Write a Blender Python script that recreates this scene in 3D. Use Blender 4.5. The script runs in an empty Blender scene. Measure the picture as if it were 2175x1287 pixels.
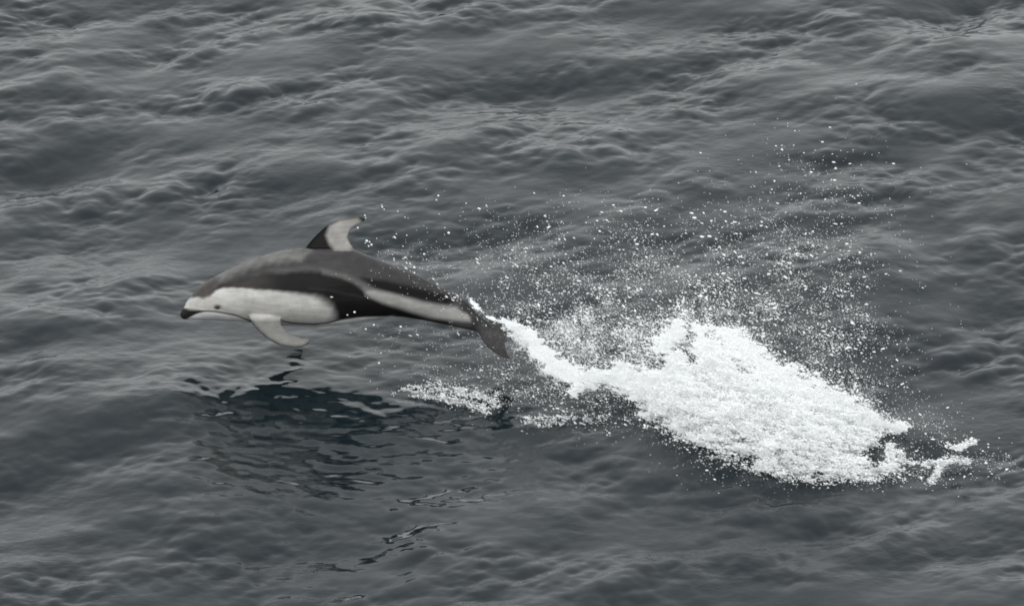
import bpy, math
import numpy as np
from mathutils import Vector

rng = np.random.default_rng(11)
scene = bpy.context.scene
COL = scene.collection

# ------------------------------------------------------------------ camera
TH = math.radians(23.5)            # how far the camera looks down at the sea
D = 40.0                           # metres to the dolphin
S = 0.0031                         # metres per photograph pixel at that distance
CX, CY = 1087.5, 643.5
F = D / S
P0 = np.array([0.0, 0.0, 0.465])
RV = np.array([1.0, 0.0, 0.0])
UV = np.array([0.0, math.sin(TH), math.cos(TH)])
VV = np.array([0.0, math.cos(TH), -math.sin(TH)])
CAM = P0 - D * VV

cam_data = bpy.data.cameras.new('camera')
cam = bpy.data.objects.new('camera', cam_data)
COL.objects.link(cam)
cam.location = CAM
cam.rotation_euler = (math.pi / 2 - TH, 0, 0)
cam_data.sensor_width = 36.0
cam_data.lens = 36.0 * D / (2175 * S)
cam_data.clip_start = 0.5
cam_data.clip_end = 9000
scene.camera = cam

# ------------------------------------------------------------------ sky: even grey overcast
world = bpy.data.worlds.new('World')
scene.world = world
world.use_nodes = True
wn = world.node_tree
for n in list(wn.nodes):
    wn.nodes.remove(n)
sky = wn.nodes.new('ShaderNodeTexSky')
sky.sky_type = 'NISHITA'
sky.sun_disc = False
sky.sun_elevation = math.radians(52)
sky.sun_rotation = math.radians(195)
sky.dust_density = 4.0
hsv = wn.nodes.new('ShaderNodeHueSaturation')
hsv.inputs['Saturation'].default_value = 0.12
mixw = wn.nodes.new('ShaderNodeMix')
mixw.data_type = 'RGBA'
mixw.inputs[0].default_value = 0.8
mixw.inputs[7].default_value = (12.6, 13.1, 13.25, 1)      # the cloud deck
bg = wn.nodes.new('ShaderNodeBackground')
bg.inputs['Strength'].default_value = 0.1
wo = wn.nodes.new('ShaderNodeOutputWorld')
wn.links.new(sky.outputs[0], hsv.inputs['Color'])
wn.links.new(hsv.outputs[0], mixw.inputs[6])
wn.links.new(mixw.outputs[2], bg.inputs['Color'])
wn.links.new(bg.outputs[0], wo.inputs[0])

sun_data = bpy.data.lights.new('sun', 'SUN')
sun_data.energy = 1.25
sun_data.angle = math.radians(60)
sun_data.color = (1.0, 0.985, 0.96)
sun = bpy.data.objects.new('sun', sun_data)
COL.objects.link(sun)
sun.rotation_euler = (math.radians(38), 0, math.radians(-15))

scene.view_settings.view_transform = 'Standard'
scene.view_settings.look = 'None'
scene.view_settings.exposure = 0.0
scene.view_settings.gamma = 1.0
scene.view_settings.use_curve_mapping = False
scene.cycles.use_denoising = True
scene.cycles.denoiser = 'OPENIMAGEDENOISE'
scene.cycles.denoising_input_passes = 'RGB_ALBEDO_NORMAL'
scene.cycles.denoising_prefilter = 'ACCURATE'
scene.cycles.pixel_filter_type = 'BLACKMAN_HARRIS'
scene.cycles.filter_width = 1.75     # the photograph is a little soft
scene.cycles.max_bounces = 40
scene.cycles.volume_bounces = 28
scene.cycles.transparent_max_bounces = 24
scene.cycles.diffuse_bounces = 7
scene.cycles.transmission_bounces = 7

# ------------------------------------------------------------------ helpers
def P(px, py, d=0.0):
    """point of space seen at photograph pixel px,py at distance D+d"""
    px = np.asarray(px, float); py = np.asarray(py, float); d = np.asarray(d, float)
    k = D + d
    x = (px - CX) / F; y = -(py - CY) / F
    return CAM + k[..., None] * (VV + x[..., None] * RV + y[..., None] * UV)

def depth_at(px, py, z=0.0):
    y = -(np.asarray(py, float) - CY) / F
    dz = VV[2] + y * UV[2]
    return (z - CAM[2]) / dz - D

def W(px, py, z=0.0):
    """where the ray through the pixel meets height z"""
    return P(px, py, depth_at(px, py, z))

def pix(co):
    """photograph pixel of world points (n,3)"""
    r = co - CAM
    k = r @ VV
    return CX + F * (r @ RV) / k, CY - F * (r @ UV) / k

def mesh_obj(name, co, faces, mat=None, parent=None, smooth=True):
    """faces: (n,3) or (n,4) int array"""
    me = bpy.data.meshes.new(name)
    co = np.asarray(co, np.float32); faces = np.asarray(faces, np.int32)
    k = faces.shape[1]; nf = len(faces)
    me.vertices.add(len(co)); me.vertices.foreach_set('co', co.ravel())
    me.loops.add(nf * k); me.loops.foreach_set('vertex_index', faces.ravel())
    me.polygons.add(nf)
    me.polygons.foreach_set('loop_start', np.arange(nf, dtype=np.int32) * k)
    me.update(calc_edges=True)
    me.validate()
    if smooth:
        me.polygons.foreach_set('use_smooth', np.ones(len(me.polygons), bool))
    if mat:
        me.materials.append(mat)
    ob = bpy.data.objects.new(name, me)
    COL.objects.link(ob)
    if parent:
        ob.parent = parent
    return ob

def tag(o, label=None, cat=None, group=None, kind=None):
    if label: o['label'] = label
    if cat: o['category'] = cat
    if group: o['group'] = group
    if kind: o['kind'] = kind
    return o

def new_mat(name):
    m = bpy.data.materials.new(name)
    m.use_nodes = True
    nt = m.node_tree
    return m, nt, nt.nodes['Principled BSDF']

def sstep(a, b, x):
    t = np.clip((x - a) / (b - a), 0, 1)
    return t * t * (3 - 2 * t)

# ------------------------------------------------------------------ the sea surface
TILE, NG = 20.48, 2048
kx1 = 2 * np.pi * np.fft.fftfreq(NG, TILE / NG)
KX, KY = np.meshgrid(kx1, kx1, indexing='ij')
KK = np.hypot(KX, KY); KK[0, 0] = 1

def spectrum(seed, lam_peak, lam_min, lam_max, crest_deg, spread, slope_rms, p=4.0):
    """random sea (complex spectrum) whose crests run at crest_deg from +x"""
    r = np.random.default_rng(seed)
    a = math.radians(crest_deg + 90)
    cosd = (KX * math.cos(a) + KY * math.sin(a)) / KK
    direc = (1 - spread) * np.abs(cosd) ** 4 + spread
    kp = 2 * np.pi / lam_peak
    E = KK ** (-p) * np.exp(-(kp / KK) ** 2) * direc
    E *= np.exp(-(KK * lam_min / (2 * np.pi)) ** 2)
    E[KK < 2 * np.pi / lam_max] = 0
    E[0, 0] = 0
    H = np.fft.fft2(r.standard_normal((NG, NG))) * np.sqrt(E)
    sl = math.sqrt(np.mean(np.real(np.fft.ifft2(1j * KX * H)) ** 2 + np.real(np.fft.ifft2(1j * KY * H)) ** 2))
    return H * (slope_rms / sl)

H_low = spectrum(5, 2.6, 0.8, 7.0, 42, 0.10, 0.060)
H_mid = spectrum(8, 1.1, 0.15, 3.0, 46, 0.34, 0.103, 3.9)
H_high = spectrum(9, 0.26, 0.05, 0.7, 30, 0.45, 0.074, 3.7)
H_rip = spectrum(13, 0.26, 0.09, 0.6, -14, 0.08, 0.085, 3.6)

# slopes the photograph shows at given places: (px, py, half length, half height, tilt in the picture, slope)
# positive = faces the camera (dark), negative = leans away (bright)
SWELL = [
    (230, 480, 420, 330, 0, -.06), (1950, 620, 330, 420, 0, .08), (1250, 330, 260, 160, 0, -.03),
    (1000, 50, 130, 26, 5, .10), (1340, 28, 120, 22, 0, .07), (1130, 172, 230, 34, 2, .16), (60, 215, 100, 30, 5, .09), (740, 110, 45, 20, 0, .09), (860, 226, 80, 24, 20, .10),
    (680, 252, 90, 18, 0, .07), (250, 225, 100, 24, 12, .11), (120, 325, 190, 34, 14, .15), (600, 300, 75, 12, 0, .08), (700, 382, 190, 26, 8, .16), (590, 410, 60, 18, 20, .08),
    (1280, 375, 130, 24, 0, .11), (1450, 290, 110, 20, 5, .07), (1020, 498, 130, 26, 10, .12), (1200, 466, 80, 20, 0, .08), (1500, 510, 160, 24, 5, .10), (1720, 480, 100, 38, 5, .11),
    (1850, 105, 80, 50, 0, .12), (1600, 85, 110, 40, 10, .07), (2020, 258, 160, 38, 0, .14), (1900, 330, 150, 36, 0, .11), (1990, 480, 130, 45, 0, .11), (2120, 620, 90, 40, 0, .12),
    (1900, 690, 110, 50, 5, .10), (1980, 780, 160, 46, 8, .11), (50, 735, 90, 24, 0, .12), (200, 950, 190, 40, 12, .15), (300, 1060, 200, 36, 0, .10), (1250, 935, 240, 42, -5, .14), (1965, 930, 60, 26, -15, .25),
    (1450, 1060, 110, 26, 0, .09), (700, 1150, 110, 26, 0, .08), (450, 1140, 110, 26, 0, .08), (1700, 1110, 130, 16, 0, .09), (1560, 1200, 130, 20, 0, .07), (870, 1105, 80, 20, 0, .07),
    (1980, 1020, 130, 20, 0, .08), (90, 470, 120, 20, 12, .08), (640, 900, 220, 60, -12, .03), (560, 800, 330, 40, 0, -.06), (1060, 330, 60, 14, 0, .05), (1850, 1160, 160, 22, 5, .08), (1100, 1220, 160, 22, 0, .07),
    (1100, 262, 240, 56, 4, -.17), (600, 342, 110, 28, 5, -.10), (160, 620, 220, 70, 6, -.14), (330, 560, 160, 24, 5, -.06), (350, 132, 150, 20, 15, -.10), (450, 208, 110, 16, 18, -.09),
    (2085, 75, 120, 56, 0, -.20), (1900, 196, 170, 22, -5, -.10), (1560, 170, 160, 34, 5, -.10), (1480, 335, 130, 20, 5, -.07), (900, 560, 90, 30, 0, -.07), (300, 862, 190, 34, 5, -.14),
    (200, 790, 220, 36, 0, -.12), (450, 740, 160, 24, 0, -.09), (1020, 1070, 200, 34, -4, -.08), (1950, 590, 150, 20, 0, -.08), (2130, 400, 80, 20, 0, -.08),
    (1320, 440, 180, 20, 3, -.06), (60, 420, 120, 30, 10, -.08), (900, 110, 110, 20, 10, -.06), (2100, 1180, 120, 40, 0, -.08), (640, 460, 130, 22, 12, -.07), (1800, 860, 150, 30, -10, -.05),
    (120, 40, 160, 30, 5, -.06), (1300, 110, 120, 16, 5, -.06), (500, 1060, 150, 24, 5, -.06), (60, 1130, 140, 24, 5, -.06),
]
gx = (np.arange(NG) / NG - 0.5) * TILE
GX, GY = np.meshgrid(gx, gx, indexing='ij')
gp = np.stack([GX.ravel(), GY.ravel(), np.zeros(NG * NG)], 1)
PXg, PYg = pix(gp)
PXg = PXg.reshape(NG, NG); PYg = PYg.reshape(NG, NG)
SL = np.zeros((NG, NG))
for (a, b, rx, ry, t, s) in SWELL:
    c_, s_ = math.cos(math.radians(t)), math.sin(math.radians(t))
    u = (PXg - a) * c_ - (PYg - b) * s_
    v = (PXg - a) * s_ + (PYg - b) * c_
    SL += 1.2 * s * np.exp(-(u / rx) ** 2 - (v / ry) ** 2)
SLh = np.fft.fft2(np.fft.ifftshift(SL)) if len(SWELL) else np.zeros((NG, NG), complex)
H_sw = SLh * (-1j * KY) / (KY ** 2 + 0.05 * KX ** 2 + 0.3)

def fields(H, chop):
    h = np.real(np.fft.ifft2(H))
    dx = np.real(np.fft.ifft2(-1j * KX / KK * H)) * chop
    dy = np.real(np.fft.ifft2(-1j * KY / KK * H)) * chop
    return h, dx, dy
GXs = np.fft.fftshift(GX); GYs = np.fft.fftshift(GY)
qx, qy = pix(np.stack([GXs.ravel(), GYs.ravel(), np.zeros(NG * NG)], 1))
calm = np.exp(-((qx - 720) / 520) ** 2 - ((qy - 930) / 230) ** 2).reshape(NG, NG)
L = tuple(a * (1 - 0.55 * calm) + b for a, b in zip(fields(H_low, 0.75), fields(H_sw, 0.75)))
Hm = fields(H_mid, 0.75)
Hf = fields(H_high, 0.85)
Hr = fields(H_rip, 0.4)
del SLh

def samp(A, x, y):
    fx = (x / TILE) * NG % NG; fy = (y / TILE) * NG % NG
    i = np.floor(fx).astype(np.int64); j = np.floor(fy).astype(np.int64)
    tx = fx - i; ty = fy - j
    i %= NG; j %= NG; i1 = (i + 1) % NG; j1 = (j + 1) % NG
    return (A[i, j] * (1 - tx) + A[i1, j] * tx) * (1 - ty) + (A[i, j1] * (1 - tx) + A[i1, j1] * tx) * ty

def graded(lo, hi, step, far):
    core = np.arange(lo, hi, step)
    out = []
    g = step; p = hi
    while p < far:
        out.append(p); g *= 1.2; p += g
    out2 = []
    g = step; p = lo - step
    while p > -far:
        out2.append(p); g *= 1.2; p -= g
    return np.concatenate([np.array(out2[::-1]), core, np.array(out)])

xs = graded(-4.0, 4.0, 0.0135, 4500)
ys = graded(-4.2, 6.9, 0.018, 4500)
X, Y = np.meshgrid(xs, ys, indexing='ij')
X = X.ravel(); Y = Y.ravel()
out = np.maximum(np.maximum(np.abs(X) - 4.2, 0), np.maximum(np.maximum(Y - 7.2, -4.4 - Y), 0))
fh = 1 - sstep(0.0, 3.0, out)
fl = 1 - sstep(6.0, 60.0, out)
H_p = spectrum(77, 1.6, 0.9, 6.0, 30, 0.6, 0.1, 3.0)
PT = np.real(np.fft.ifft2(H_p)); PT /= PT.std()
mod = np.clip(0.9 + 0.45 * PT, 0.3, 1.7)
Hh = tuple(a * mod * (1 - 0.5 * calm) + b * mod * (1 - 0.25 * calm) + c * calm for a, b, c in zip(Hm, Hf, Hr))
z = samp(L[0], X, Y) * fl + samp(Hh[0], X, Y) * fh
dx = samp(L[1], X, Y) * fl + samp(Hh[1], X, Y) * fh
dy = samp(L[2], X, Y) * fl + samp(Hh[2], X, Y) * fh
co = np.stack([X + dx, Y + dy, z], 1)
nx_, ny_ = len(xs), len(ys)
idx = np.arange(nx_ * ny_).reshape(nx_, ny_)
faces = np.stack([idx[:-1, :-1].ravel(), idx[1:, :-1].ravel(), idx[1:, 1:].ravel(), idx[:-1, 1:].ravel()], 1)

mat_water, nt, bs = new_mat('sea_water')
bs.inputs['Base Color'].default_value = (0.0060, 0.0112, 0.0140, 1)
bs.inputs['Roughness'].default_value = 0.035
bs.inputs['IOR'].default_value = 1.333
tc = nt.nodes.new('ShaderNodeTexCoord')
mp = nt.nodes.new('ShaderNodeMapping'); mp.inputs['Rotation'].default_value = (0, 0, math.radians(-20)); mp.inputs['Scale'].default_value = (1, 1.7, 1)
n1 = nt.nodes.new('ShaderNodeTexNoise'); n1.inputs['Scale'].default_value = 13; n1.inputs['Detail'].default_value = 4; n1.inputs['Roughness'].default_value = 0.55; n1.inputs['Distortion'].default_value = 0.6
n2 = nt.nodes.new('ShaderNodeTexNoise'); n2.inputs['Scale'].default_value = 0.9; n2.inputs['Detail'].default_value = 2
mr = nt.nodes.new('ShaderNodeMapRange'); mr.inputs[1].default_value = 0.38; mr.inputs[2].default_value = 0.65; mr.inputs[3].default_value = 0.05; mr.inputs[4].default_value = 0.5
bp = nt.nodes.new('ShaderNodeBump'); bp.inputs['Distance'].default_value = 0.008
nt.links.new(tc.outputs['Object'], mp.inputs[0]); nt.links.new(mp.outputs[0], n1.inputs['Vector']); nt.links.new(tc.outputs['Object'], n2.inputs['Vector'])
nt.links.new(n2.outputs[0], mr.inputs[0]); nt.links.new(mr.outputs[0], bp.inputs['Strength'])
nt.links.new(n1.outputs[0], bp.inputs['Height']); nt.links.new(bp.outputs[0], bs.inputs['Normal'])
water = mesh_obj('water', co, faces, mat_water)
tag(water, kind='structure')
water['label'] = 'dark grey choppy open sea under an overcast sky'

def sea_z(x, y):
    return samp(L[0], x, y) + samp(Hh[0], x, y)

def sea_hit(px, py):
    """depth at which the ray through a pixel first meets the waves"""
    d0 = float(depth_at(px, py, 0.0)); dd = np.linspace(d0 - 1.6, d0 + 1.6, 500)
    q = P(np.full(500, px), np.full(500, py), dd)
    below = q[:, 2] < sea_z(q[:, 0], q[:, 1])
    return float(dd[np.argmax(below)]) if below.any() else d0

# ------------------------------------------------------------------ the dolphin
def curve(pts, n):
    """smooth Catmull-Rom through the points"""
    pts = np.array(pts, float)
    t = np.concatenate([[0], np.cumsum(np.linalg.norm(np.diff(pts, axis=0), axis=1) ** 0.5)])
    p = np.vstack([2 * pts[0] - pts[1], pts, 2 * pts[-1] - pts[-2]])
    tt = np.concatenate([[t[0] - (t[1] - t[0])], t, [t[-1] + (t[-1] - t[-2])]])
    q = np.linspace(t[0], t[-1], n)
    out = []
    for s in q:
        i = min(max(np.searchsorted(t, s) , 1), len(t) - 1)
        p0, p1, p2, p3 = p[i - 1], p[i], p[i + 1], p[i + 2]
        t0, t1, t2, t3 = tt[i - 1], tt[i], tt[i + 1], tt[i + 2]
        A1 = (t1 - s) / (t1 - t0) * p0 + (s - t0) / (t1 - t0) * p1
        A2 = (t2 - s) / (t2 - t1) * p1 + (s - t1) / (t2 - t1) * p2
        A3 = (t3 - s) / (t3 - t2) * p2 + (s - t2) / (t3 - t2) * p3
        B1 = (t2 - s) / (t2 - t0) * A1 + (s - t0) / (t2 - t0) * A2
        B2 = (t3 - s) / (t3 - t1) * A2 + (s - t1) / (t3 - t1) * A3
        out.append((t2 - s) / (t2 - t1) * B1 + (s - t1) / (t2 - t1) * B2)
    return np.array(out)

TOP = [(383, 667), (386, 658), (392, 650.5), (395, 643), (401, 634), (413, 620), (427, 606), (444, 594), (460, 585), (480, 575), (517, 557.5), (550, 545), (584, 535.5), (612, 530), (648, 526.5), (700, 526), (735, 527),
       (752, 530), (775, 539.5), (824, 559), (874, 579), (911, 597), (949, 617), (974, 630), (994, 645), (1012, 664), (1035, 682), (1056, 697)]
BOT = [(383, 671), (387, 676.5), (394, 678.5), (402, 678), (417, 679), (444, 680), (472, 681), (500, 682.5), (528, 685), (556, 688.5), (612, 691.5), (640, 692.5), (682, 693), (724, 690),
       (760, 684.5), (790, 679), (815, 674.5), (840, 672.5), (874, 676), (911, 682.5), (949, 690), (974, 696), (998, 701), (1018, 705), (1040, 708), (1058, 706)]
WID = [(383, 4), (392, 12), (400, 20), (413, 29), (440, 44), (480, 57), (540, 68), (620, 74), (700, 70), (780, 56), (860, 38), (920, 26), (970, 17), (1010, 12), (1040, 9), (1058, 5)]
top = curve(TOP, 500); bot = curve(BOT, 500)
st = np.concatenate([np.linspace(383.3, 400, 14)[:-1], np.linspace(400, 470, 30)[:-1], np.linspace(470, 1057, 150)])
tz = np.interp(st, top[:, 0], top[:, 1]); bz = np.interp(st, bot[:, 0], bot[:, 1])
wid = np.array(curve(WID, 300)); hw = np.interp(st, wid[:, 0], wid[:, 1])
NA = 64
ang = np.linspace(0, 2 * np.pi, NA, endpoint=False)

def to_world(u):
    """(px, py, side) in photograph pixels -> world; side is across the body, towards the camera when positive"""
    u = np.asarray(u, float)
    return P(u[:, 0], u[:, 1], -u[:, 2] * S)

rings = []
for x, a, b, w in zip(st, tz, bz, hw):
    c = (a + b) / 2; h = max((b - a) / 2, 1.0)
    sn = np.sin(ang); cs = np.cos(ang)
    sect = np.sign(cs) * np.abs(cs) ** 0.92
    # widest a little below the middle, keel along the tail stock
    keel = sstep(800, 960, x)
    ww = w * (1 - 0.10 * sn) * np.abs(cs) ** (0.35 * keel)
    rings.append(np.stack([np.full(NA, x), c - h * sn, ww * sect], 1))
nr = len(rings)
bco = np.vstack(rings + [[[382.3, 669, 0]], [[1060, 702, 0]]])
bf = []
for i in range(nr - 1):
    for j in range(NA):
        k = (j + 1) % NA
        bf.append((i * NA + j, i * NA + k, (i + 1) * NA + k, (i + 1) * NA + j))
tris = []
for j in range(NA):
    k = (j + 1) % NA
    tris.append((nr * NA, k, j)); tris.append((nr * NA + 1, (nr - 1) * NA + j, (nr - 1) * NA + k))

allco = [bco]; allf = [list(f) for f in bf] + [list(f) for f in tris]
off = len(bco)

def fin(lead, trail, thick, n=40, m=28, nose=0.30):
    """solid fin between a leading and a trailing edge (points px,py,side); thick = [(s, half thickness px)]"""
    global off
    Lc = curve(lead, n); Tc = curve(trail, n)
    t = np.linspace(0, 2 * np.pi, m, endpoint=False)
    c = (1 - np.cos(t)) / 2
    prof = np.sign(np.sin(t)) * (np.abs(np.sin(t)) ** 0.9) * (1.12 - 0.55 * c)
    ths = np.interp(np.linspace(0, 1, n), [a for a, b in thick], [b for a, b in thick])
    span = np.gradient((Lc + Tc) / 2, axis=0)
    ring = []
    for i in range(n):
        ch = Tc[i] - Lc[i]
        nrm = np.cross(ch, span[i]); l = np.linalg.norm(nrm)
        nrm = nrm / l if l > 1e-6 else np.array([0, 0, 1.0])
        if i and np.dot(nrm, prev) < 0: nrm = -nrm
        prev = nrm
        ring.append(Lc[i] + c[:, None] * ch + (prof * ths[i])[:, None] * nrm)
    v = np.vstack(ring + [ring[0].mean(0)[None], ring[-1].mean(0)[None]])
    f = []
    for i in range(n - 1):
        for j in range(m):
            k = (j + 1) % m
            f.append([off + i * m + j, off + i * m + k, off + (i + 1) * m + k, off + (i + 1) * m + j])
    for j in range(m):
        k = (j + 1) % m
        f.append([off + n * m, off + k, off + j]); f.append([off + n * m + 1, off + (n - 1) * m + j, off + (n - 1) * m + k])
    allco.append(v); allf.extend(f); off += len(v)

# dorsal fin
fin([(632, 545, 0), (648, 526, 0), (662, 509, 0), (681, 490, 0), (701, 475, 0), (726, 465, 0), (750, 461.5, 0), (768, 461, 0), (776, 466, 0)],
    [(775, 558, 0), (756, 533, 0), (745, 518, 0), (740, 503, 0), (743, 492, 0), (751, 483, 0), (760, 477, 0), (769, 473, 0), (775, 469, 0)],
    [(0, 16), (0.3, 10), (0.7, 5), (1, 2.2)])
# near and far pectoral flippers
for sd in (1, -1):
    fin([(526, 664, 42 * sd), (535, 686, 56 * sd), (551, 704, 70 * sd), (573, 722, 84 * sd), (598, 733.5, 97 * sd), (626, 738, 108 * sd), (645, 735.5, 115 * sd), (656, 728, 119 * sd)] if sd > 0 else
        [(526, 664, -42), (535, 680, -54), (551, 684, -80), (573, 686, -105), (598, 688, -130), (620, 689, -150), (636, 688, -160), (644, 686, -164)],
        [(598, 668, 44 * sd), (597, 687, 56 * sd), (606, 701, 68 * sd), (619, 711, 80 * sd), (634, 716, 92 * sd), (646, 718.5, 104 * sd), (653, 718.5, 112 * sd), (658, 722, 118 * sd)] if sd > 0 else
        [(606, 668, -44), (605, 678, -56), (612, 680, -78), (622, 682, -102), (634, 682, -126), (642, 683, -146), (646, 683, -158), (647, 684, -164)],
        [(0, 12), (0.25, 8.5), (0.7, 5.5), (1, 2.5)])
# flukes: the near one comes towards the camera and hangs, the far one bends down behind it
fin([(1000, 690, 0), (1010, 700, 8), (1017, 708, 22), (1023, 720, 48), (1036, 737, 76), (1055, 752, 96), (1071, 759, 104), (1082, 761.5, 107)],
    [(1050, 694, 0), (1079, 702, 4), (1077.5, 709, 16), (1075, 719, 38), (1074, 733, 66), (1077, 747, 90), (1081, 755, 101), (1084, 760, 107)],
    [(0, 9), (0.3, 6), (0.7, 3.5), (1, 2)])
fin([(1000, 688, 0), (1012, 688, -10), (1024, 689, -30), (1038, 690, -56), (1052, 692, -84), (1066, 696, -104), (1076, 702, -116), (1081, 706, -120)],
    [(1050, 694, 0), (1079, 700, -4), (1076, 700, -18), (1073, 700, -42), (1072, 702, -68), (1075, 704, -92), (1079, 706, -110), (1082, 708, -120)],
    [(0, 9), (0.3, 6), (0.7, 3.5), (1, 2)])

me0 = bpy.data.meshes.new('body_draft')
# remesh in a metric copy so that the voxels are cubes
co_w = to_world(np.vstack(allco))
me0.from_pydata([tuple(c) for c in co_w], [], allf)
me0.update()
ob0 = bpy.data.objects.new('body_draft', me0); COL.objects.link(ob0)
rm = ob0.modifiers.new('remesh', 'REMESH'); rm.mode = 'VOXEL'; rm.voxel_size = 0.0052; rm.adaptivity = 0
sm = ob0.modifiers.new('smooth', 'SMOOTH'); sm.factor = 0.5; sm.iterations = 5
dg = bpy.context.evaluated_depsgraph_get()
ev = ob0.evaluated_get(dg)
body_me = bpy.data.meshes.new_from_object(ev)
bpy.data.objects.remove(ob0); bpy.data.meshes.remove(me0)
nv = len(body_me.vertices)
vc = np.empty(nv * 3, np.float32); body_me.vertices.foreach_get('co', vc); vc = vc.reshape(-1, 3).astype(float)
body_me.polygons.foreach_set('use_smooth', np.ones(len(body_me.polygons), bool))
print('dolphin verts', nv)

# ---- skin pattern: pigment laid on by place on the body
px_, py_ = pix(vc)
side = -((vc - CAM) @ VV - D) / S

def sd_poly(poly, x, y):
    poly = np.array(poly, float)
    d = np.full(len(x), 1e18); inside = np.zeros(len(x), bool)
    n = len(poly)
    for i in range(n):
        a = poly[i]; b = poly[(i + 1) % n]
        e = b - a; l2 = max(e @ e, 1e-9)
        wx = x - a[0]; wy = y - a[1]
        t = np.clip((wx * e[0] + wy * e[1]) / l2, 0, 1)
        d = np.minimum(d, (wx - e[0] * t) ** 2 + (wy - e[1] * t) ** 2)
        c = ((a[1] > y) != (b[1] > y))
        with np.errstate(divide='ignore', invalid='ignore'):
            xi = (b[0] - a[0]) * (y - a[1]) / (b[1] - a[1]) + a[0]
        inside ^= c & (x < xi)
    return np.where(inside, -np.sqrt(d), np.sqrt(d))

def sd_line(line, x, y):
    line = np.array(line, float); d = np.full(len(x), 1e18)
    for a, b in zip(line[:-1], line[1:]):
        e = b - a; l2 = max(e @ e, 1e-9)
        wx = x - a[0]; wy = y - a[1]
        t = np.clip((wx * e[0] + wy * e[1]) / l2, 0, 1)
        d = np.minimum(d, (wx - e[0] * t) ** 2 + (wy - e[1] * t) ** 2)
    return np.sqrt(d)

Z1 = lambda pts: [(360 + a / 3.575, 420 + b / 3.575) for a, b in pts]
Z2 = lambda pts: [(700 + a / 4.021, 480 + b / 4.021) for a, b in pts]
colr = np.tile(np.array([0.053, 0.0505, 0.052]), (nv, 1))
def lay(sd, col, soft, amt=1.0, bias=0.0):
    global colr
    m = (1 - sstep(-soft, soft, sd - bias)) * amt
    colr = colr * (1 - m[:, None]) + np.array(col) * m[:, None]
wob = 2.0 * np.sin(px_ * 0.11 + 1.3) * np.sin(py_ * 0.17) + 1.2 * np.sin(px_ * 0.31 + py_ * 0.23)
# paler shoulder (the light stripe along the back from the head)
lay(sd_poly([(430, 606), (470, 578), (520, 555), (600, 532), (660, 534), (640, 552), (560, 560), (500, 580), (455, 606)], px_, py_) + wob, (0.17, 0.165, 0.16), 12, 0.9)
# thin pale stripe arching over the flank
lay(sd_line(Z1([(760, 560), (900, 545), (1050, 530), (1180, 540), (1280, 580), (1430, 640)]), px_, py_), (0.12, 0.116, 0.114), 9, 0.35, 3)
# dark flank
lay(sd_poly([(447, 618), (470, 606), (520, 594), (560, 582), (600, 581), (660, 577), (710, 585), (750, 598), (778, 620), (800, 634), (850, 648), (905, 668), (950, 683), (960, 700), (840, 700), (700, 700), (700, 690), (660, 640), (560, 620), (480, 618)], px_, py_) + wob * .5, (0.010, 0.009, 0.009), 6)
lay(sd_poly([(447, 618), (470, 606), (520, 592), (560, 580), (640, 570), (640, 625), (480, 618)], px_, py_) + wob, (0.045, 0.04, 0.039), 8, 0.95 * (1 - sstep(520, 610, px_)))
# faint grey streak in the black
lay(sd_line(Z2([(-180, 530), (0, 545), (150, 580), (300, 610)]), px_, py_), (0.035, 0.033, 0.033), 5, 0.6, 1)
# black band on the upper tail stock
lay(sd_poly(Z2([(270, 440), (500, 470), (700, 515), (900, 565), (1010, 590), (1060, 650), (1000, 672), (800, 640), (600, 590), (400, 545)]), px_, py_), (0.010, 0.009, 0.009), 7)
# pale flank patch running to the tail
lay(sd_poly(Z2([(300, 535), (420, 555), (600, 600), (800, 655), (1000, 690), (1110, 700), (1210, 770), (1200, 810), (1000, 798), (850, 778), (650, 715), (450, 650), (340, 600), (310, 575)]), px_, py_), (0.30, 0.292, 0.28), 7, 1.0, 1)
lay(sd_poly(Z2([(-60, 375), (120, 410), (300, 490), (380, 540), (300, 560), (210, 490), (100, 442), (-60, 410)]), px_, py_), (0.12, 0.115, 0.112), 6, 0.8)
# dark melon
lay(sd_poly([(398, 643), (408, 622), (430, 600), (452, 584), (470, 590), (452, 612), (437, 632), (432, 640), (420, 634)], px_, py_) + wob * .4, (0.07, 0.063, 0.058), 4, 0.9)
# pale face and side
FACE = Z1([(108, 835), (105, 800), (135, 770), (160, 758), (215, 757), (262, 770), (300, 748), (350, 705), (410, 686), (470, 683), (560, 688), (700, 702), (850, 712), (1000, 732), (1100, 752), (1165, 782), (1215, 825), (1240, 875), (1245, 920), (1200, 960), (1000, 990), (500, 1000), (120, 990)])
lay(sd_poly(FACE, px_, py_) + wob * 0.3, (0.49, 0.483, 0.462), np.interp(px_, [440, 520, 640, 700], [4, 3.5, 7, 17]))
lay(sd_poly(Z1([(250, 770), (300, 700), (330, 650), (380, 640), (350, 700), (310, 745)]), px_, py_), (0.07, 0.063, 0.058), 5, 0.9)
# greyer wash low on the side behind the cheek
lay(sd_poly([(500, 640), (540, 630), (600, 650), (700, 660), (690, 690), (560, 690), (520, 670)], px_, py_) + wob, (0.40, 0.385, 0.36), 14, 0.6)
lay(sd_poly([(404, 640), (440, 632), (470, 640), (480, 660), (440, 662), (404, 656)], px_, py_) + wob, (0.40, 0.38, 0.34), 8, 0.6)
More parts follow.
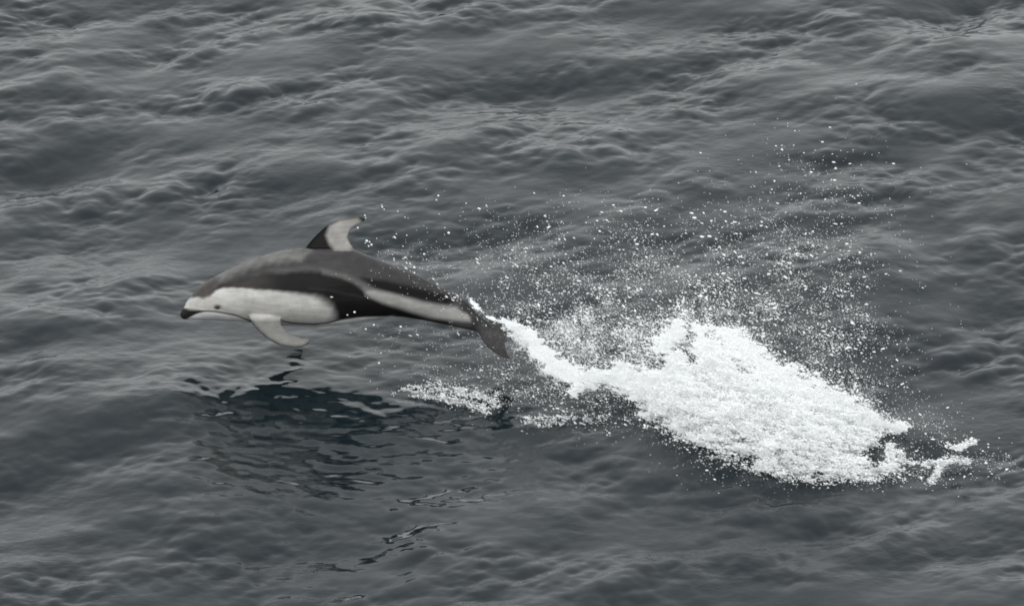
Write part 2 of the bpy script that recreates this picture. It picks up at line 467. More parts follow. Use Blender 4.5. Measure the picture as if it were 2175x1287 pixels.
# white belly below the line
BLINE = [(402, 662)] + Z1([(280, 862), (340, 864), (400, 872), (500, 892), (580, 922), (625, 952), (700, 938), (780, 925), (860, 938), (930, 952), (1000, 957), (1100, 961), (1200, 950), (1300, 925), (1430, 905)]) + Z2([(150, 785), (300, 772), (400, 770), (480, 768), (560, 760)])
fsd = np.maximum(sd_poly([(526, 658), (610, 658), (612, 695), (665, 710), (665, 745), (600, 745), (530, 700)], px_, py_), (51 - np.abs(side)))
lay(np.where(fsd < 3, 99, sd_poly(BLINE + [(839, 720), (400, 720)], px_, py_)), (0.78, 0.775, 0.76), 1.6)
lay(sd_line(BLINE[:6] + [(533, 683)], px_, py_), (0.02, 0.018, 0.018), 1.5, 1.0, 1.4)
lay(sd_line(BLINE[9:], px_, py_), (0.02, 0.018, 0.018), 1.5, 1.0, 1.4)
# lower edge of the tail stock
lay(sd_line([(839, 672), (874, 678), (911, 684), (949, 692), (998, 704)], px_, py_), (0.03, 0.028, 0.027), 3, 0.9, 4)
# tail end and flukes
lay(sd_poly([(985, 640), (1008, 655), (1040, 680), (1095, 690), (1095, 780), (1010, 780), (990, 706), (1003, 690), (1000, 672), (975, 655)], px_, py_) + wob * .6, (0.036, 0.034, 0.034), 5)
mot = sstep(0.35, 0.9, 0.5 + 0.5 * np.sin(px_ * 0.55 + 2 * np.sin(py_ * 0.21)) * np.sin(py_ * 0.43 + 1.7 * np.sin(px_ * 0.17)))
lay(np.where(px_ > 1000, 0.5 - mot, 9.0), (0.075, 0.07, 0.068), 0.5, 0.45)
lay(sd_line([(984, 634), (1000, 648), (1013, 664)], px_, py_), (0.02, 0.018, 0.018), 3, 0.9, 5)
# beak and lips
lay(sd_poly(Z1([(60, 860), (110, 838), (150, 852), (200, 858), (270, 862), (200, 885), (140, 915), (100, 935), (60, 930)]), px_, py_), (0.02, 0.018, 0.017), 2.2)
lay(sd_line(Z1([(105, 842), (150, 845), (210, 855), (280, 862)]), px_, py_), (0.05, 0.045, 0.04), 1.5, .8, 1)
# eye ring
lay(np.hypot((px_ - 462) / 1.6, py_ - 652.5), (0.07, 0.065, 0.06), 3, 0.9, 5)
lay(sd_line([(462, 652), (476, 657), (486, 660)], px_, py_), (0.3, 0.29, 0.27), 3, 0.5, 1)
# blowhole
lay(np.hypot(px_ - 453, py_ - 588), (0.015, 0.014, 0.014), 2, 1, 2.5)
# dorsal fin: dark front, pale back
fm = (py_ < 534) & (px_ > 640)
f_sd = np.where(fm, sd_poly([(722, 468), (700, 480), (692, 500), (700, 520), (712, 532), (742, 533), (752, 525), (738, 505), (748, 485), (772, 474), (760, 464)], px_, py_), 99)
f_dk = np.where(py_ < 529, sd_poly([(640, 532), (655, 505), (690, 470), (730, 455), (790, 455), (790, 540)], px_, py_), 99)
lay(f_dk, (0.006, 0.0055, 0.0055), 2.5)
lay(f_sd, (0.30, 0.285, 0.27), 6)
lay(np.where(fm, sd_line([(768, 462), (778, 467), (770, 473), (757, 480), (745, 490), (740, 503), (745, 516)], px_, py_), 99), (0.05, 0.045, 0.035), 2.5, .8, 1.0)
# flipper: pale with a dark front edge and tip
fl_m = (np.abs(side) > 44) & (py_ > 678) & (px_ < 680) & (sd_poly([(526, 672), (610, 672), (612, 695), (665, 710), (665, 745), (600, 745), (530, 700)], px_, py_) < 0)
lay(np.maximum(fsd, 680 - py_), (0.19, 0.186, 0.177), 7, 1.0, 2)
ed = sd_line([(526, 672), (535, 687), (551, 705), (573, 723), (598, 735), (626, 740), (645, 737), (657, 729)], px_, py_)
lay(np.where(fl_m & (side > 0), ed, 99), (0.035, 0.032, 0.03), 8, 1.0, 3.0)
lay(np.where(fl_m & (side > 0), sd_line([(603, 684), (609, 697), (620, 708), (640, 716), (658, 720)], px_, py_), 99), (0.12, 0.115, 0.11), 3, .5, 1)
at = body_me.color_attributes.new('skin', 'FLOAT_COLOR', 'POINT')
at.data.foreach_set('color', np.concatenate([colr, np.ones((nv, 1))], 1).astype(np.float32).ravel())

mat_skin, nt, bs = new_mat('dolphin_skin')
va = nt.nodes.new('ShaderNodeVertexColor'); va.layer_name = 'skin'
tc = nt.nodes.new('ShaderNodeTexCoord')
ns = nt.nodes.new('ShaderNodeTexNoise'); ns.inputs['Scale'].default_value = 14; ns.inputs['Detail'].default_value = 6; ns.inputs['Roughness'].default_value = 0.65
mr = nt.nodes.new('ShaderNodeMapRange'); mr.inputs[1].default_value = 0.3; mr.inputs[2].default_value = 0.7; mr.inputs[3].default_value = 0.80; mr.inputs[4].default_value = 1.10
mx = nt.nodes.new('ShaderNodeMix'); mx.data_type = 'RGBA'; mx.blend_type = 'MULTIPLY'; mx.inputs[0].default_value = 1
nt.links.new(tc.outputs['Object'], ns.inputs['Vector']); nt.links.new(ns.outputs[0], mr.inputs[0])
nt.links.new(va.outputs[0], mx.inputs[6]); nt.links.new(mr.outputs[0], mx.inputs[7]); nt.links.new(mx.outputs[2], bs.inputs['Base Color'])
bs.inputs['Roughness'].default_value = 0.27
bs.inputs['IOR'].default_value = 1.38
bs.inputs['Specular IOR Level'].default_value = 0.05
st = nt.nodes.new('ShaderNodeTexNoise'); st.inputs['Scale'].default_value = 30; st.inputs['Detail'].default_value = 3
mp2 = nt.nodes.new('ShaderNodeMapping'); mp2.inputs['Scale'].default_value = (0.25, 1, 1.6); mp2.inputs['Rotation'].default_value = (0, math.radians(8), 0)
nt.links.new(tc.outputs['Object'], mp2.inputs[0]); nt.links.new(mp2.outputs[0], st.inputs['Vector'])
mr2 = nt.nodes.new('ShaderNodeMapRange'); mr2.inputs[1].default_value = 0.35; mr2.inputs[2].default_value = 0.7; mr2.inputs[3].default_value = 0.86; mr2.inputs[4].default_value = 1.06
mx2 = nt.nodes.new('ShaderNodeMix'); mx2.data_type = 'RGBA'; mx2.blend_type = 'MULTIPLY'; mx2.inputs[0].default_value = 1
nt.links.new(st.outputs[0], mr2.inputs[0]); nt.links.new(mx.outputs[2], mx2.inputs[6]); nt.links.new(mr2.outputs[0], mx2.inputs[7]); nt.links.new(mx2.outputs[2], bs.inputs['Base Color'])
cb = nt.nodes.new('ShaderNodeBump'); cb.inputs['Distance'].default_value = 0.004; cb.inputs['Strength'].default_value = 0.35
nt.links.new(st.outputs[0], cb.inputs['Height']); nt.links.new(cb.outputs[0], bs.inputs['Coat Normal'])
bs.inputs['Coat Weight'].default_value = 0.13
bs.inputs['Coat Roughness'].default_value = 0.07
bs.inputs['Coat IOR'].default_value = 1.33
body_me.materials.clear(); body_me.materials.append(mat_skin)

base = P(700, 700, 0.0); base[2] = 0.0
dolphin = bpy.data.objects.new('dolphin', None); COL.objects.link(dolphin)
tag(dolphin, 'grey, black and white dolphin leaping left over the sea ahead of its splash', 'dolphin')
dolphin.location = base
body_me.vertices.foreach_set('co', (vc - base).astype(np.float32).ravel()); body_me.update()
body = bpy.data.objects.new('body', body_me); COL.objects.link(body); body.parent = dolphin

mat_eye, nt, bs = new_mat('dolphin_eye')
bs.inputs['Base Color'].default_value = (0.012, 0.010, 0.009, 1); bs.inputs['Roughness'].default_value = 0.08
def ball(n=16, m=10):
    v = [(0, 0, 1)]; f = []
    for i in range(1, m):
        for j in range(n):
            a = math.pi * i / m; b = 2 * math.pi * j / n
            v.append((math.sin(a) * math.cos(b), math.sin(a) * math.sin(b), math.cos(a)))
    v.append((0, 0, -1))
    for j in range(n): f.append((0, 1 + j, 1 + (j + 1) % n))
    for i in range(m - 2):
        for j in range(n):
            a = 1 + i * n; k = (j + 1) % n
            f += [(a + j, a + n + j, a + n + k), (a + j, a + n + k, a + k)]
    e = 1 + (m - 2) * n
    for j in range(n): f.append((e + j, len(v) - 1, e + (j + 1) % n))
    return np.array(v), np.array(f)
bv, bfc = ball()
for sd in (1, -1):
    near = (np.hypot(px_ - 462, py_ - 652.5) < 4) & (side * sd > 0)
    c = vc[near].mean(0)
    e = mesh_obj('eye', bv * np.array([0.015, 0.008, 0.010]), bfc, mat_eye, dolphin)
    e.location = Vector(c - base)

# ------------------------------------------------------------------ white water
mat_foam, nt, bs = new_mat('white_water')
bs.inputs['Base Color'].default_value = (0.96, 0.97, 0.975, 1)
bs.inputs['Roughness'].default_value = 0.45
tl = nt.nodes.new('ShaderNodeBsdfTranslucent'); tl.inputs[0].default_value = (0.96, 0.97, 0.975, 1)
ms = nt.nodes.new('ShaderNodeMixShader'); ms.inputs[0].default_value = 0.4
nt.links.new(bs.outputs[0], ms.inputs[1]); nt.links.new(tl.outputs[0], ms.inputs[2]); nt.links.new(ms.outputs[0], nt.nodes['Material Output'].inputs[0])
mat_drop, nt, bs = new_mat('droplet_water')
bs.inputs['Base Color'].default_value = (0.89, 0.90, 0.905, 1)
bs.inputs['Roughness'].default_value = 0.25

mat_froth = bpy.data.materials.new('froth'); mat_froth.use_nodes = True
nt = mat_froth.node_tree
nt.nodes.remove(nt.nodes['Principled BSDF'])
pv = nt.nodes.new('ShaderNodeVolumeScatter'); pv.inputs['Color'].default_value = (1, 1, 1, 1); pv.inputs['Density'].default_value = 40; pv.inputs['Anisotropy'].default_value = 0.0
nt.links.new(pv.outputs[0], nt.nodes['Material Output'].inputs['Volume'])

def froth(density):
    m = mat_froth.copy(); m.node_tree.nodes['Volume Scatter'].inputs['Density'].default_value = density
    return m

def drops(name, w, px, rad, r, label=None, parent=None, smin=1.2, smax=1.9):
    """one droplet instance per point"""
    m = len(w)
    me = bpy.data.meshes.new(name)
    me.vertices.add(m); me.vertices.foreach_set('co', w.astype(np.float32).ravel())
    # droplets are drawn out along their flight
    ang_ = np.radians(np.interp(px, [900, 1300, 1800], [30, 20, 8]) + r.standard_normal(m) * 16)
    st_ = smin + smax * r.random(m)
    a = me.attributes.new('size', 'FLOAT_VECTOR', 'POINT')
    a.data.foreach_set('vector', np.stack([rad * st_, rad, rad * 0.9], 1).astype(np.float32).ravel())
    a = me.attributes.new('turn', 'FLOAT_VECTOR', 'POINT')
    a.data.foreach_set('vector', np.stack([r.random(m) * .4, ang_, r.standard_normal(m) * .5], 1).astype(np.float32).ravel())
    o = bpy.data.objects.new(name, me); COL.objects.link(o)
    ng = bpy.data.node_groups.new(name + '_nodes', 'GeometryNodeTree')
    ng.interface.new_socket('Geometry', in_out='INPUT', socket_type='NodeSocketGeometry')
    ng.interface.new_socket('Geometry', in_out='OUTPUT', socket_type='NodeSocketGeometry')
    N = ng.nodes; Lk = ng.links
    gi = N.new('NodeGroupInput'); go = N.new('NodeGroupOutput')
    ico = N.new('GeometryNodeMeshIcoSphere'); ico.inputs['Radius'].default_value = 1; ico.inputs['Subdivisions'].default_value = 2
    sm_ = N.new('GeometryNodeSetMaterial'); sm_.inputs['Material'].default_value = mat_drop
    ss = N.new('GeometryNodeSetShadeSmooth')
    iop = N.new('GeometryNodeInstanceOnPoints')
    a1 = N.new('GeometryNodeInputNamedAttribute'); a1.data_type = 'FLOAT_VECTOR'; a1.inputs['Name'].default_value = 'size'
    a2 = N.new('GeometryNodeInputNamedAttribute'); a2.data_type = 'FLOAT_VECTOR'; a2.inputs['Name'].default_value = 'turn'
    mp_ = N.new('GeometryNodeMeshToPoints')
    Lk.new(gi.outputs[0], mp_.inputs['Mesh']); Lk.new(mp_.outputs[0], iop.inputs['Points'])
    Lk.new(ico.outputs['Mesh'], ss.inputs['Geometry']); Lk.new(ss.outputs[0], sm_.inputs['Geometry']); Lk.new(sm_.outputs[0], iop.inputs['Instance'])
    e2r = N.new('FunctionNodeEulerToRotation')
    Lk.new(a2.outputs[0], e2r.inputs[0]); Lk.new(e2r.outputs[0], iop.inputs['Rotation'])
    Lk.new(a1.outputs[0], iop.inputs['Scale'])
    Lk.new(iop.outputs[0], go.inputs[0])
    md = o.modifiers.new('droplets', 'NODES'); md.node_group = ng
    if parent is None: tag(o, label, 'spray', kind='stuff')
    else: o.parent = parent; o['kind'] = 'stuff'
    return o

def surface_nets(A, iso=0.0):
    s = A > iso
    c = [s[i:s.shape[0] - 1 + i, j:s.shape[1] - 1 + j, k:s.shape[2] - 1 + k] for i in (0, 1) for j in (0, 1) for k in (0, 1)]
    cnt = sum(x.astype(np.int8) for x in c)
    act = (cnt > 0) & (cnt < 8)
    I, J, K = np.nonzero(act)
    vid = np.full(act.shape, -1, np.int32); vid[I, J, K] = np.arange(len(I))
    acc = np.zeros((len(I), 3)); num = np.zeros(len(I))
    corners = [(i, j, k) for i in (0, 1) for j in (0, 1) for k in (0, 1)]
    for a in corners:
        for ax in range(3):
            if a[ax]: continue
            b = list(a); b[ax] = 1
            va_ = A[I + a[0], J + a[1], K + a[2]]; vb = A[I + b[0], J + b[1], K + b[2]]
            m = (va_ > iso) != (vb > iso)
            t = np.where(m, (iso - va_) / np.where(m, vb - va_, 1), 0)
            p = np.array([a] * len(I), float); p[:, ax] = t
            acc[m] += p[m]; num[m] += 1
    V = np.stack([I, J, K], 1) + acc / num[:, None]
    Fs = []
    for ax in range(3):
        sl0 = [slice(None)] * 3; sl1 = [slice(None)] * 3
        sl0[ax] = slice(0, -1); sl1[ax] = slice(1, None)
        ch = s[tuple(sl0)] != s[tuple(sl1)]
        i, j, k = np.nonzero(ch)
        o = [1, 2, 0][ax]; q = [2, 0, 1][ax]
        ijk = np.stack([i, j, k], 1)
        ok = (ijk[:, o] > 0) & (ijk[:, q] > 0) & (ijk[:, o] < s.shape[o] - 1) & (ijk[:, q] < s.shape[q] - 1)
        ijk = ijk[ok]
        def at_(do, dq):
            r = ijk.copy(); r[:, o] -= do; r[:, q] -= dq
            return vid[r[:, 0], r[:, 1], r[:, 2]]
        f = np.stack([at_(1, 1), at_(0, 1), at_(0, 0), at_(1, 0)], 1)
        pos = s[ijk[:, 0], ijk[:, 1], ijk[:, 2]]
        f = np.where(pos[:, None], f, f[:, ::-1])
        Fs.append(f)
    return V, np.vstack(Fs)

def fbm(shape, h, lam_max, lam_min, p, stretch, seed, flow=-12):
    """band-limited random field, unit deviation; stretch = how much longer it is along each axis"""
    r = np.random.default_rng(seed)
    ks = [2 * np.pi * np.fft.fftfreq(n, h) for n in shape[:2]] + [2 * np.pi * np.fft.rfftfreq(shape[2], h)]
    ca, sa = math.cos(math.radians(flow)), math.sin(math.radians(flow))
    k = np.sqrt(((ks[0][:, None, None] * ca + ks[1][None, :, None] * sa) * stretch[0]) ** 2 + ((ks[1][None, :, None] * ca - ks[0][:, None, None] * sa) * stretch[1]) ** 2 + (ks[2][None, None, :] * stretch[2]) ** 2)
    k[0, 0, 0] = 1e9
    amp = k ** (-p / 2) / (1 + (2 * np.pi / lam_max / k) ** 4) * np.exp(-(k * lam_min / 2 / np.pi) ** 2)
    G = np.fft.irfftn(np.fft.rfftn(r.standard_normal(shape)) * amp, s=shape, axes=(0, 1, 2))
    return G / G.std()

def to_uvd(px, py, d):
    """metric picture-parallel frame used to lay out the splash"""
    q = P(px, py, d) - P0
    return np.stack([q @ RV, q @ UV, q @ VV], -1)

def foam_depth(a, b, zz):
    if zz < 0.12:
        return sea_hit(a, b) - zz / math.sin(TH)
    return float(depth_at(a, b, zz))

def seg_env(G, caps):
    """max over tapered capsules of 1 - dist/r ; caps: list of polylines of (px,py,z or None, r_px, depth offset)"""
    E = np.full(G[0].shape, -3.0)
    for line in caps:
        pts = []
        for (a, b, zz, r, dd) in line:
            d = foam_depth(a, b, zz) + dd
            pts.append((to_uvd(a, b, d), r * S))
        if len(pts) == 1:
            pts = pts * 2
        for (p, r0), (q, r1) in zip(pts[:-1], pts[1:]):
            e = q - p; l2 = max(e @ e, 1e-9)
            rm_ = max(r0, r1) * 3.1
            sl = []
            for ax in range(3):
                g = G[3 + ax]
                lo = np.searchsorted(g, min(p[ax], q[ax]) - rm_); hi = np.searchsorted(g, max(p[ax], q[ax]) + rm_)
                sl.append(slice(lo, hi))
            sl = tuple(sl)
            x, y, z_ = G[0][sl], G[1][sl], G[2][sl]
            if x.size == 0: continue
            t = np.clip(((x - p[0]) * e[0] + (y - p[1]) * e[1] + (z_ - p[2]) * e[2]) / l2, 0, 1)
            dd_ = np.sqrt((x - p[0] - e[0] * t) ** 2 + (y - p[1] - e[1] * t) ** 2 + (z_ - p[2] - e[2] * t) ** 2)
            E[sl] = np.maximum(E[sl], 1 - dd_ / (r0 + (r1 - r0) * t))
    return E

def bake_foam(name, caps, h, noise_amp, lam, seed, label, flow=-12, stretch=(1.9, 0.9, 1.2), bias=-0.03, lace=0.35, cut_below=True, layers=((0, 40, 1),), pmin=4.2, flecks=0, reach=0.8, size=(0.0013, 0.0036), thin=3.2):
    pts = []; pad = 2.7 if flecks else 1.9
    for line in caps:
        for (a, b, zz, r, dd) in line:
            c = to_uvd(a, b, foam_depth(a, b, zz) + dd)
            pts += [c - r * S * pad, c + r * S * pad]
    pts = np.array(pts); lo = pts.min(0); hi = pts.max(0)
    n = [int(math.ceil((hi[i] - lo[i]) / h)) + 2 for i in range(3)]
    ax = [lo[i] + h * np.arange(n[i]) for i in range(3)]
    G = list(np.meshgrid(*ax, indexing='ij')) + ax
    E = seg_env(G, caps)
    N = fbm(tuple(n), h, lam, h * 2.4, pmin, stretch, seed, flow)
    N2 = fbm(tuple(n), h, lam * 0.45, h * 2.0, 3.0, stretch, seed + 1, flow)
    # webs: thin where the second field crosses zero, spread around the mass
    web = 0.35 - np.abs(N2) * 1.0
    A = E + bias + noise_amp * N + lace * np.clip(web, -0.5, 0.35)
    A = np.where(E < -2.0, -3, A)
    if cut_below:
        wp = (P0 + G[0][..., None] * RV + G[1][..., None] * UV + G[2][..., None] * VV) if False else None
        zz = P0[2] + G[1] * UV[2] + G[2] * VV[2]
        A = np.where(zz < -0.22, -3, A)
    for a in range(3):
        s0 = [slice(None)] * 3; s0[a] = 0; A[tuple(s0)] = -3
        s0[a] = -1; A[tuple(s0)] = -3
    A = A.astype(np.float32); root = None
    for k, (iso, dens, coarse) in enumerate(layers):
        B = A - iso
        hh = h
        if coarse > 1:      # thinner outer layers need less detail
            B = B[::coarse, ::coarse, ::coarse].copy(); hh = h * coarse
            for a in range(3):
                s0 = [slice(None)] * 3; s0[a] = 0; B[tuple(s0)] = -1
                s0[a] = -1; B[tuple(s0)] = -1
        V, Fq = surface_nets(B)
        V = lo + V * hh
        Wd = P0 + V[:, :1] * RV + V[:, 1:2] * UV + V[:, 2:] * VV
        print(name, k, n, 'verts', len(V), 'quads', len(Fq))
        o = mesh_obj(name if root is None else 'mist_layer', Wd, Fq, froth(dens), root, smooth=True)
        if root is None:
            root = o; tag(o, label, name.replace('_', ' '), kind='stuff')
        else:
            o['kind'] = 'stuff'
    if flecks:
        # loose droplets, thinning out away from the mass
        r = np.random.default_rng(seed + 9)
        wgt = np.clip((A + reach) / (reach + 0.15), 0, 1) ** thin * np.where(A < 0.08, 1, 0.2) * (A < 0.45) * (0.12 + np.exp(-(N2 / 0.45) ** 2)) * np.exp(0.5 * np.clip(N, -2, 2))
        c = np.cumsum(wgt.ravel()); tot = c[-1]
        ii = np.searchsorted(c, r.random(flecks) * tot)
        q = np.stack(np.unravel_index(np.minimum(ii, A.size - 1), A.shape), 1)
        av = A[q[:, 0], q[:, 1], q[:, 2]]
        V = lo + (q + r.random((flecks, 3)) - 0.5) * h
        Wd = P0 + V[:, :1] * RV + V[:, 1:2] * UV + V[:, 2:] * VV
        ok = Wd[:, 2] > sea_z(Wd[:, 0], Wd[:, 1]) - 0.01
        Wd = Wd[ok]; av = av[ok]
        rad = size[0] + (size[1] - size[0]) * r.random(len(Wd)) ** 1.8 * np.clip(1 + av / reach, 0.3, 1)
        drops('loose_droplets', Wd, pix(Wd)[0], rad, r, parent=root, smin=1.4, smax=2.6)
    return root

# each point: px, py, height above the sea, radius px, extra depth
MAIN = [
    [(1120, 718, .42, 9, 0), (1140, 738, .34, 13, 0), (1175, 773, .24, 16, 0), (1225, 805, .16, 14, 0), (1290, 797, .16, 12, 0), (1370, 818, .14, 24, 0), (1450, 864, .10, 34, 0), (1550, 914, .07, 42, 0), (1650, 960, .05, 40, 0), (1740, 992, .03, 28, 0), (1810, 1004, .02, 16, 0)],
    [(1484, 708, .44, 12, 0), (1520, 775, .34, 24, 0), (1585, 850, .24, 32, 0), (1660, 900, .16, 36, 0), (1740, 922, .10, 26, 0), (1810, 902, .08, 22, 0), (1870, 900, .06, 13, 0), (1925, 908, .05, 7, 0)],
    [(1440, 770, .30, 14, 0), (1430, 798, .22, 18, 0), (1490, 826, .18, 30, 0), (1600, 900, .12, 36, 0), (1700, 950, .08, 30, 0)],
]
LACE = [
    [(1400, 735, .3, 12, 0), (1440, 705, .36, 14, 0)],
    [(1545, 715, .38, 14, 0), (1630, 785, .30, 16, 0), (1720, 840, .2, 20, 0), (1800, 870, .12, 18, 0)],
    [(1770, 1008, .02, 18, 0), (1850, 1010, .02, 11, 0), (1900, 992, .02, 9, 0)],
    [(1700, 960, .05, 34, 0), (1800, 950, .05, 20, 0), (1850, 930, .05, 12, 0)],
    [(1620, 995, .02, 10, 0), (1720, 1020, .02, 9, 0)],
]
bake_foam('splash', MAIN, 0.0085, 0.56, 0.24, 21, 'tall white splash rising from the sea behind the dolphin, trailing up to its tail', bias=0.0, lace=0.8, pmin=3.2, stretch=(2.6, 0.8, 1.3), layers=((0.08, 60, 1), (-0.2, 9, 2)), flecks=85000, reach=1.7)

bake_foam('splash_lace', LACE, 0.007, 0.62, 0.12, 25, 'ragged lacy white water round the edges of the splash', bias=-0.10, lace=1.0, pmin=3.2, stretch=(2.5, 0.7, 1.3), layers=((0.12, 40, 1),), flecks=34000, reach=1.6)

FRILLS = [
    [(1000, 638, .62, 2.5, -.05), (1014, 655, .58, 3, -.05), (1032, 670, .54, 3.5, -.05), (1055, 682, .5, 4, -.04), (1090, 692, .45, 7, -.03)],
    [(1096, 702, .4, 9, 0), (1118, 716, .36, 13, 0)],
    [(1215, 835, .1, 6, 0), (1260, 815, .12, 4, 0), (1305, 800, .14, 4, 0)],
]
bake_foam('tail_streamers', FRILLS, 0.0055, 0.55, 0.07, 31, 'thin white streams of water peeling off the dolphin\'s tail', bias=0.0, lace=0.6, layers=((0, 25, 1),), flecks=2600, reach=1.2)
ARC = [
    [(1890, 950, .10, 6, 0), (1905, 965, .06, 6, 0), (1930, 982, .04, 4, 0), (1975, 985, .04, 4, 0), (2020, 978, .05, 5, 0), (2055, 980, .04, 5, 0)],
    [(2000, 985, .05, 6, 0), (1988, 1008, .02, 4, 0), (1975, 1030, 0.0, 4, 0)],
    [(2010, 945, .1, 3, 0), (2032, 953, .1, 3, 0), (2045, 948, .12, 4, 0), (2056, 937, .14, 3.5, 0), (2076, 938, .12, 2.5, 0)],
    [(1890, 950, .1, 6, 0), (1893, 990, .03, 6, 0)],
]
bake_foam('thrown_water_arc', ARC, 0.006, 0.5, 0.07, 35, 'thin white threads of water arching off the right end of the splash', bias=-0.12, lace=1.0, pmin=3.0, layers=((0.4, 12, 1),), flecks=2600, reach=1.5)

CREST = [
    [(835, 832, .04, 5, 0), (870, 828, .04, 8, 0), (905, 838, .04, 9, 0), (940, 842, .04, 10, 0), (965, 852, .04, 11, 0), (1000, 855, .04, 9, 0), (1030, 872, .04, 10, 0)], [(880, 820, .06, 8, 0), (960, 828, .05, 10, 0), (1050, 850, .05, 12, 0)],
    [(1120, 893, .03, 10, 0), (1160, 895, .03, 10, 0), (1200, 888, .03, 10, 0), (1280, 885, .03, 8, 0)],
]
CREST = [[(a, b, z_, q * 0.62, d_) for (a, b, z_, q, d_) in l_] for l_ in CREST]
bake_foam('crest_foam', CREST, 0.005, 0.8, 0.09, 41, 'broken line of white foam along the wavelet below the tail', bias=-0.50, stretch=(2.4, 0.7, 1.2), lace=1.0, pmin=3.2, layers=((0.42, 10, 1),), flecks=1500, reach=1.9, size=(0.0012, 0.0040), thin=2.0)

# ---- spray: droplets as instances of three small shapes
def cloud(n, pts, seed, depth_spread=0.25):
    """droplets around weighted blobs: (px, py, sx, sy, tilt deg, weight, z at the centre)"""
    r = np.random.default_rng(seed)
    w = np.array([p[5] for p in pts], float); w /= w.sum()
    k = r.choice(len(pts), n, p=w)
    A = np.array(pts, float)[k]
    a = r.standard_normal(n) * A[:, 2]; b = r.standard_normal(n) * A[:, 3]
    t = np.radians(A[:, 4])
    px = A[:, 0] + a * np.cos(t) + b * np.sin(t)
    py = A[:, 1] - a * np.sin(t) + b * np.cos(t)
    base_d = depth_at(A[:, 0], A[:, 1], A[:, 6])
    d = base_d + r.standard_normal(n) * depth_spread
    return px, py, d

SPRAY = [
    # px, py, sx, sy, tilt, weight, height
    (1500, 650, 190, 50, 0, 13, .45), (1250, 650, 120, 50, 10, 10, .4), (1700, 690, 80, 80, 0, 9, .55),
    (1770, 780, 70, 70, -35, 9, .25), (1660, 560, 110, 80, 30, 5, .9), (1720, 470, 90, 80, 10, 1.6, 1.1), (1400, 540, 190, 60, 0, 6, .7),
    (1300, 470, 180, 30, 0, 1.2, .9), (1100, 590, 90, 40, -20, 3, .6), (1750, 370, 70, 50, 0, .7, 1.5),
    (1200, 700, 70, 35, -20, 11, .3), (1290, 700, 60, 30, 10, 9, .34), (1350, 730, 90, 30, 0, 9, .3), (950, 720, 110, 50, -10, 3, .2), (1080, 800, 90, 45, -10, 6, .08),
    (1180, 860, 100, 35, -10, 6, .05), (1400, 900, 110, 35, -25, 5, .05), (1500, 980, 100, 40, -20, 2.2, .02), (1850, 870, 60, 30, -25, 6, .1),
    (1950, 930, 60, 40, -10, 2.0, .06), (2080, 985, 60, 18, 0, 1.0, .03), (1870, 1010, 80, 14, 0, 3, .03), (1620, 960, 120, 30, -25, 4, .05),
    (1500, 720, 110, 40, -25, 9, .42), (1620, 800, 110, 45, -30, 9, .34), (1400, 790, 120, 30, -15, 7, .26), (1560, 880, 150, 45, -28, 7, .2), (1480, 690, 30, 20, 0, 5, .4), (1000, 660, 30, 14, -25, 2.0, .6), (880, 560, 60, 30, 0, .35, .8), (860, 620, 80, 60, 0, .3, .6),
]
def spray_object(name, n, seed, rmin, rmax, power, label, pts=SPRAY, drift=0.25):
    px, py, d = cloud(n, pts, seed, drift)
    w = P(px, py, d)
    r = np.random.default_rng(seed + 5)
    veil = (px < 1088) & (py > 640) & (py < 775) & (d < 0.12) & (r.random(len(px)) > 0.10)
    cl = samp(Hm[0], px * S * 2.2, py * S * 2.2) / Hm[0].std() + 0.6 * samp(Hf[0], px * S * 0.9, py * S * 0.9) / Hf[0].std()
    veil |= r.random(len(px)) > np.clip(0.55 + 0.33 * cl, 0.2, 1)
    keep = ~veil & (w[:, 2] > sea_z(w[:, 0], w[:, 1]) - 0.01)
    w = w[keep]; px = px[keep]; py = py[keep]; m = len(w)
    rad = rmin * (rmax / rmin) ** (r.random(m) ** power)
    return drops(name, w, px, rad, r, label)
spray_object('spray', 14000, 51, 0.0016, 0.0056, 2.8, 'cloud of white spray droplets flying above and around the splash')
spray_object('fine_spray', 60000, 61, 0.0008, 0.0020, 1.0, 'fine white mist of tiny droplets hanging over the splash')

# single droplets one can pick out around the dorsal fin and over the back
DROPS = [(779, 512, 3.2), (785, 514, 2.0), (789, 520, 2.6), (783, 523, 2.0), (776, 516, 1.5), (760, 484, 2.2), (775, 458, 2.0), (777, 463, 1.5), (812, 440, 2.2), (816, 445, 1.6), (811, 436, 1.4),
         (845, 449, 1.6), (842, 497, 1.4), (931, 416, 2.4), (927, 425, 2.0), (880, 568, 3.0), (901, 540, 2.6), (953, 495, 3.2), (864, 500, 1.6), (837, 553, 1.8), (858, 550, 1.4), (906, 551, 1.4), (945, 484, 1.5),
         (753, 663, 2.8), (738, 669, 1.8), (777, 699, 2.4), (794, 690, 2.4), (851, 694, 2.8), (805, 771, 2.6), (860, 462, 1.4), (990, 432, 1.6), (1033, 437, 1.4), (1353, 519, 3.6), (1303, 436, 2.8), (1371, 441, 3.0),
         (1747, 302, 3.0), (1771, 345, 3.4), (1723, 366, 3.2), (1773, 383, 3.2), (1898, 348, 3.0), (1488, 325, 2.4), (1507, 502, 4.2), (1491, 503, 4.2), (1540, 450, 3.4), (1475, 463, 4.0), (1825, 432, 3.2), (1803, 738, 5.0), (1645, 655, 4.5)]
dv, df = ball(10, 7)
first = None
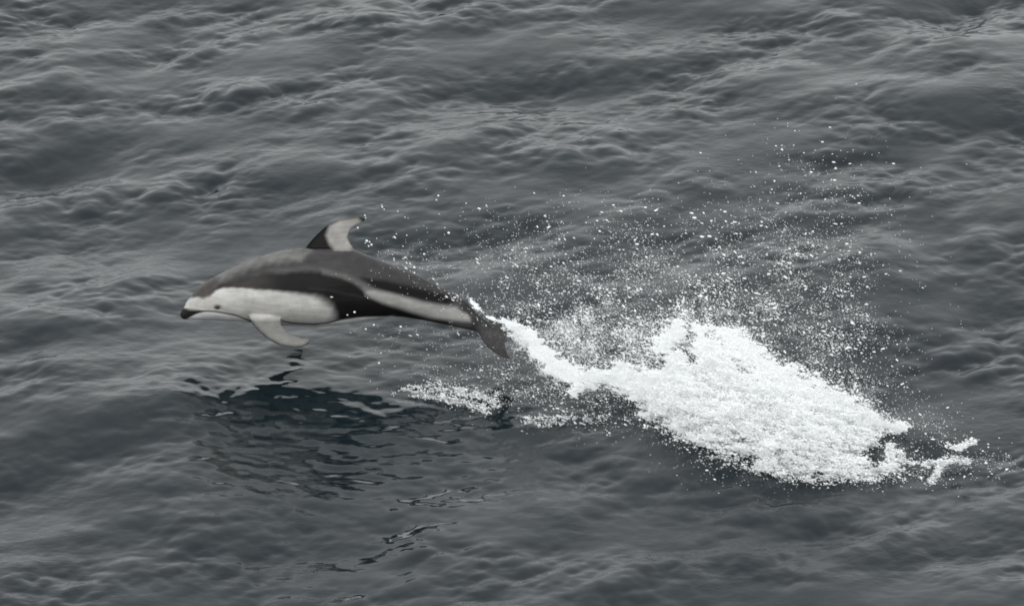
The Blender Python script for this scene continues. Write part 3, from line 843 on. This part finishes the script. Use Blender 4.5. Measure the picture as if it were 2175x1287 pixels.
for (a, b, r) in DROPS:
    d = -0.28 if a < 1000 else 0.05
    if first is None:
        o = mesh_obj('water_droplet', dv, df, mat_drop); first = o
    else:
        o = first.copy(); COL.objects.link(o)
    far = a > 1000
    r = r * (0.8 if a < 1050 else 0.62)
    o.scale = (r * S * (1.9 if far else 1.15), r * S * 0.8, r * S * (0.8 if far else 1.0))
    o.location = Vector(P(a, b, d))
    o.rotation_euler = (0, math.radians(8 if far else 20), 0)
    big = 'larger' if r >= (1.9 if a < 1050 else 2.05) else 'tiny'
    if a < 800 and b < 470: g, l = 'droplets at the fin tip', big + ' white droplet in the air at the tip of the dorsal fin'
    elif a < 800 and b < 600: g, l = 'droplets behind the dorsal fin', big + ' white droplet in the cluster just behind the dorsal fin'
    elif a < 770: g, l = 'droplets in front of the belly', big + ' white droplet against the black patch before the belly'
    elif a < 900 and b > 600: g, l = 'droplets under the tail stock', big + ' white droplet in the air below the tail stock'
    elif a < 900 and b < 510: g, l = 'droplets right of the fin', big + ' white droplet floating free to the right of the dorsal fin'
    elif a < 910: g, l = 'droplets over the back', big + ' white droplet low over the back, between fin and tail'
    elif a < 1050: g, l = 'droplets high over the tail', big + ' white droplet high above the tail, ahead of the spray'
    elif b < 400: g, l = 'highest droplets', big + ' white droplet flung highest of all, above the spray'
    elif b < 560: g, l = 'droplets along the top of the spray', big + ' white droplet standing out along the upper edge of the spray'
    else: g, l = 'droplets over the splash', big + ' white droplet standing out just above the white splash'
    tag(o, l, 'droplet', g)

# ---- clear dome of water lifted above the splash
mat_dome, nt, bs = new_mat('clear_water_film')
tr = nt.nodes.new('ShaderNodeBsdfTransparent'); ms = nt.nodes.new('ShaderNodeMixShader'); ms.inputs[0].default_value = 0.45
bs.inputs['Base Color'].default_value = (0.55, 0.57, 0.58, 1); bs.inputs['Roughness'].default_value = 0.12
lw = nt.nodes.new('ShaderNodeLayerWeight'); lw.inputs[0].default_value = 0.45
mm = nt.nodes.new('ShaderNodeMath'); mm.operation = 'MULTIPLY'; mm.inputs[1].default_value = 0.5
nt.links.new(lw.outputs['Facing'], mm.inputs[0]); nt.links.new(mm.outputs[0], ms.inputs[0])
nt.links.new(tr.outputs[0], ms.inputs[1]); nt.links.new(bs.outputs[0], ms.inputs[2]); nt.links.new(ms.outputs[0], nt.nodes['Material Output'].inputs[0])
hv, hf = ball(28, 20)
hv = hv * (1 + 0.06 * np.sin(hv[:, :1] * 5 + 1) * np.cos(hv[:, 1:2] * 4) + 0.03 * np.sin(hv[:, 2:] * 9))
dome = mesh_obj('water_dome', hv * np.array([0.085, 0.075, 0.065]), hf, mat_dome)
dome.location = Vector(P(1548, 678, 0.05)); dome.rotation_euler = (0, math.radians(8), 0)
tag(dome, 'clear rounded dome of water bulging above the top of the splash', 'water dome')
